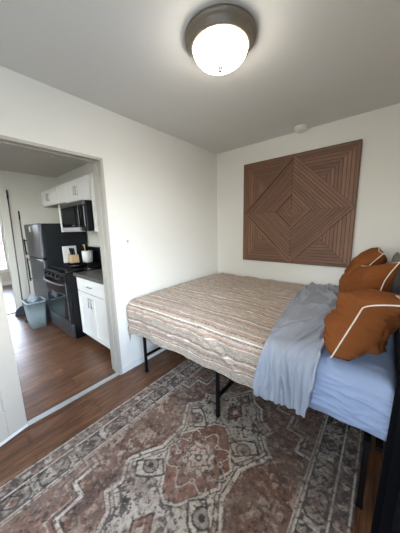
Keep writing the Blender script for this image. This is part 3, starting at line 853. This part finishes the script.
# microwave
MX0, MX1, MY = -1.745, -.990, -1.465
mw = thing('microwave', 'black over the range microwave with a steel trim, hung above the stove', 'microwave', ((MX0+MX1)/2,-1.22,1.43))
bxo('body', M['black_sat'], (MX0,MX1,MY+.03,YB,1.425,1.808), mw, .004)
md_ = bxo('door', M['black_gloss'], (MX0,MX1-.17,MY,MY+.03,1.478,1.752), mw, .004)
bm = BM()
box(bm, MX0,MX1,MY-.002,MY+.03,1.755,1.808,.003); link('vent_trim', bm, M['stainless'], mw)
bxo('bottom_trim', M['plastic_grey'], (MX0,MX1-.17,MY-.002,MY+.03,1.425,1.475), mw, .003)
bxo('window', M['charcoal'], (MX0+.07,MX1-.25,MY-.003,MY+.002,1.52,1.71), md_)
bxo('control_panel', M['black_gloss'], (MX1-.168,MX1,MY,MY+.03,1.478,1.752), mw, .003)
bar_pull('door_handle', (MX1-.195,MY,1.51),(MX1-.195,MY,1.72),(0,-.03,0), md_, 'black_sat', .007)

# trash bin with bag
bx0, bx1, by0, by1 = -2.24,-1.93,-1.985,-1.75
tb = thing('trash_bin', 'grey green open plastic trash bin on the kitchen floor in front of the refrigerator', 'trash bin', ((bx0+bx1)/2,(by0+by1)/2,0))
def rrect(x0,x1,y0,y1,r,n=5):
    out=[]
    for cx,cy,a0 in ((x1-r,y1-r,0),(x0+r,y1-r,PI/2),(x0+r,y0+r,PI),(x1-r,y0+r,1.5*PI)):
        for k in range(n+1):
            a=a0+PI/2*k/n; out.append((cx+r*math.cos(a), cy+r*math.sin(a)))
    return out
def loft(bm, rings, cap0=True, cap1=False):
    vr = [[bm.verts.new(p) for p in r] for r in rings]
    for a,b in zip(vr,vr[1:]):
        for k in range(len(a)): bm.faces.new((a[k],a[(k+1)%len(a)],b[(k+1)%len(a)],b[k]))
    if cap0: bm.faces.new(vr[0][::-1])
    if cap1: bm.faces.new(vr[-1])
    return bm
def ring(ins, z): return [(x,y,z) for x,y in rrect(bx0+ins,bx1-ins,by0+ins,by1-ins,.035)]
bm = loft(BM(), [ring(.028,.002), ring(.012,.22), ring(0,.395), ring(-.012,.395), ring(-.012,.412), ring(.004,.414), ring(.006,.39), ring(.018,.22), ring(.034,.012)], True, True)
link('shell', bm, M['bin'], tb, True)
for p in tb.children[0].data.polygons: p.use_smooth = True
bm = BM()
bmesh.ops.create_icosphere(bm, subdivisions=4, radius=1.0)
for v in bm.verts:
    k = 1+.35*fb(v.co.x*2.2, v.co.y*2.2, v.co.z*2.2)+.14*fb(v.co.x*6, v.co.y*6, v.co.z*6)
    v.co = Vector(((bx0+bx1)/2-.05+v.co.x*.075*k, (by0+by1)/2+v.co.y*.055*k, .405+v.co.z*.085*k))
tag(link('plastic_bag', bm, M['bag'], None, True), 'crumpled white plastic bag sticking out of the trash bin', 'bag')

# long poles beside the refrigerator
def broom(name, top, bot, label, cat, head):
    root = thing(name, label, cat, bot)
    top, bot = Vector(top), Vector(bot); d = (top-bot).normalized()
    link('handle', tube(BM(), [bot+d*.12, top-d*.02], .0095, 10), M['pole'], root, True)
    link('grip', tube(BM(), [top-d*.14, top-d*.01, top], [.011,.011,.007], 10), M['black_sat'], root, True)
    bm = BM()
    if head == 'broom':
        loft(bm, [[(bot.x+x,bot.y+y,bot.z+.002) for x,y in rrect(-.03,.03,-.13,.13,.02)], [(bot.x+x,bot.y+y,bot.z+.10) for x,y in rrect(-.025,.025,-.10,.10,.02)], [(bot.x+x,bot.y+y,bot.z+.15) for x,y in rrect(-.018,.018,-.04,.04,.015)]], True, True)
    else:
        loft(bm, [[(bot.x+x,bot.y+y,bot.z+.002) for x,y in rrect(-.06,.06,-.12,.12,.02)], [(bot.x+x,bot.y+y,bot.z+.03) for x,y in rrect(-.055,.055,-.11,.11,.02)], [(bot.x+x,bot.y+y,bot.z+.13) for x,y in rrect(-.016,.016,-.02,.02,.012)]], True, True)
    link('head', bm, M['bristle'], root)
broom('broom', (-3.03,-1.80,2.13), (-2.86,-1.87,0.0), 'tall dark broom pole leaning on the kitchen far wall', 'broom', 'broom')
broom('mop', (-2.68,-1.757,1.767), (-2.42,-1.84,0.0), 'shorter dark mop pole leaning on the refrigerator front', 'mop', 'mop')

# things on the counters
kb = thing('knife_block', 'pale knife block with black handled knives at the back left of the stove', 'knife block', (-1.77,-1.36,.942))
bxo('block', M['blockwood'], (-1.83,-1.71,-1.41,-1.30,.9425,1.07), kb, .006)
for k in range(4):
    x = -1.815+k*.03
    link('knife_handle', tube(BM(), [(x,-1.37+.02*(k%2),1.065),(x,-1.385+.02*(k%2),1.17)], [.009,.011], 8), M['black_sat'], kb, True)
tag(link('cutting_board', box(BM(), -1.868,-1.848,-1.47,-1.27,.9425,1.20,.006), M['ceramic']), 'white cutting board standing upright beside the knife block', 'cutting board')
cr_ = thing('utensil_crock', 'white ceramic utensil crock behind the knife block on the stove', 'crock', (-1.62,-1.21,.942))
link('pot', lathe(BM(), [(0,.001),(.06,.001),(.072,.02),(.078,.17),(.072,.18),(.066,.17),(.062,.02),(0,.015)], (-1.62,-1.21,.942), 28), M['ceramic'], cr_, True)
link('spoon', tube(BM(), [(-1.63,-1.21,.97),(-1.65,-1.23,1.19),(-1.655,-1.235,1.22)], [.006,.007,.02], 8), M['blockwood'], cr_, True)
link('spatula', tube(BM(), [(-1.60,-1.21,.97),(-1.58,-1.23,1.20),(-1.578,-1.232,1.24)], [.006,.007,.022], 8), M['black_sat'], cr_, True)
cm = thing('coffee_maker', 'black coffee maker at the back of the counter right of the stove', 'coffee maker', (-.88,-1.22,.91))
bxo('base', M['black_sat'], (-.97,-.79,-1.34,-1.08,.911,.945), cm, .006); bxo('tower', M['black_sat'], (-.97,-.79,-1.15,-1.08,.94,1.20), cm, .006)
bxo('lid', M['black_sat'], (-.97,-.79,-1.33,-1.08,1.14,1.22), cm, .01)
link('carafe', lathe(BM(), [(0,.947),(.055,.947),(.068,.99),(.062,1.05),(.045,1.09),(.05,1.10),(0,1.10)], (-.88,-1.245,0), 28), M['black_gloss'], cm, True)
pn = thing('frying_pan', 'black frying pan with a long handle on the front of the stove', 'pan', (-1.27,-1.50,.943))
link('pan_bowl', lathe(BM(), [(0,.0),(.10,.0),(.125,.045),(.121,.046),(.097,.006),(0,.006)], (-1.27,-1.50,.943), 36), M['black_sat'], pn, True)
link('handle', tube(BM(), [(-1.16,-1.53,.98),(-1.09,-1.56,.995),(-.98,-1.60,1.01)], [.010,.011,.012], 8), M['black_sat'], pn, True)
# small fitting on the kitchen ceiling
tag(link('ceiling_hook', lathe(BM(), [(0,0),(.03,0),(.028,-.012),(.012,-.02),(.01,-.045),(0,-.05)], (-1.55,-1.55,H), 20), M['plastic_white'], None, True), 'small white fitting on the kitchen ceiling', 'ceiling fitting')

# brick building outside the far window
bb = thing('brick_building', 'pinkish brick building seen through the far window', 'building', (-12.0,-1.5,-3))
bxo('wall', M['brick'], (-16,-12,-7,6,-3,1.55), bb)
bxo('roof_edge', M['trim'], (-16,-11.9,-7,6,1.55,1.68), bb)
tag(bxo('outside_ground', simple('asphalt', (96,94,92), .9), (-40,30,-40,30,-3.2,-3.0)), kind='structure')

# ------------------------------------------------------------------ world + lights
w = bpy.data.worlds.new('sky'); sc.world = w; w.use_nodes = True
nt = w.node_tree; nt.nodes.clear()
out = nt.nodes.new('ShaderNodeOutputWorld'); bgn = nt.nodes.new('ShaderNodeBackground')
tc = nt.nodes.new('ShaderNodeTexCoord'); sp = nt.nodes.new('ShaderNodeSeparateXYZ'); rp = nt.nodes.new('ShaderNodeValToRGB')
nt.links.new(tc.outputs['Generated'], sp.inputs[0])
ma = nt.nodes.new('ShaderNodeMath'); ma.operation = 'MULTIPLY_ADD'; ma.inputs[1].default_value = .5; ma.inputs[2].default_value = .5
nt.links.new(sp.outputs[2], ma.inputs[0]); nt.links.new(ma.outputs[0], rp.inputs[0])
cr2 = rp.color_ramp
cr2.elements[0].position = 0; cr2.elements[0].color = (.2,.19,.18,1)
cr2.elements[1].position = 1; cr2.elements[1].color = (.42,.60,1.0,1)
for p, c in ((.48,(.30,.29,.28,1)),(.505,(1.0,1.06,1.14,1)),(.62,(.82,.95,1.15,1)),(.75,(.58,.75,1.05,1))):
    e = cr2.elements.new(p); e.color = c
nt.links.new(rp.outputs[0], bgn.inputs[0]); bgn.inputs[1].default_value = 27.0
nt.links.new(bgn.outputs[0], out.inputs[0])
def portal(name, loc, rot, sx, sy):
    l = bpy.data.lights.new(name, 'AREA'); l.shape = 'RECTANGLE'; l.size = sx; l.size_y = sy; l.cycles.is_portal = True
    o = bpy.data.objects.new(name, l); col.objects.link(o); o.location = loc; o.rotation_euler = rot
portal('bedroom_window_portal', (XR+.115,(WY0+WY1)/2,(WZ0+WZ1)/2), (0, PI/2, 0), WZ1-WZ0, WY1-WY0)
portal('added_window_portal', ((VX0+VX1)/2,YF-.115,(VW0+VW1)/2), (PI/2, 0, 0), VX1-VX0, VW1-VW0)
portal('kitchen_window_portal', ((KW0+KW1)/2,KY0-.115,1.5), (PI/2, 0, 0), KW1-KW0, .9)
portal('far_window_portal', (FX-.115,(VY0+VY1)/2,(VZ0+VZ1)/2), (0,-PI/2,0), VZ1-VZ0, VY1-VY0)

# ------------------------------------------------------------------ camera
yaw, pitch, roll, f, CXc, CYc, CZc = 0.697, 0.173, -0.023, 220.74, 1.915, -2.711, 1.431
cyw, syw = math.cos(yaw), math.sin(yaw)
fv = Vector((-syw*math.cos(pitch), cyw*math.cos(pitch), -math.sin(pitch)))
rv = Vector((cyw, syw, 0)); uv_ = rv.cross(fv)
r2 = rv*math.cos(roll) + uv_*math.sin(roll); u2 = -rv*math.sin(roll) + uv_*math.cos(roll)
cam = bpy.data.cameras.new('camera'); co_ = bpy.data.objects.new('camera', cam); col.objects.link(co_)
mt = Matrix((r2, u2, -fv)).transposed().to_4x4(); mt.translation = (CXc, CYc, CZc); co_.matrix_world = mt
cam.sensor_fit = 'HORIZONTAL'; cam.sensor_width = 36; cam.lens = 36*f/400; cam.clip_start = .02
sc.camera = co_
sc.view_settings.view_transform = 'Standard'; sc.view_settings.look = 'None'; sc.view_settings.gamma = 1.0
sc.view_settings.use_curve_mapping = False
sc.view_settings.exposure = 0.2
sc.cycles.use_denoising = True
sc.cycles.max_bounces = 10; sc.cycles.diffuse_bounces = 5
sc.cycles.sample_clamp_indirect = 8
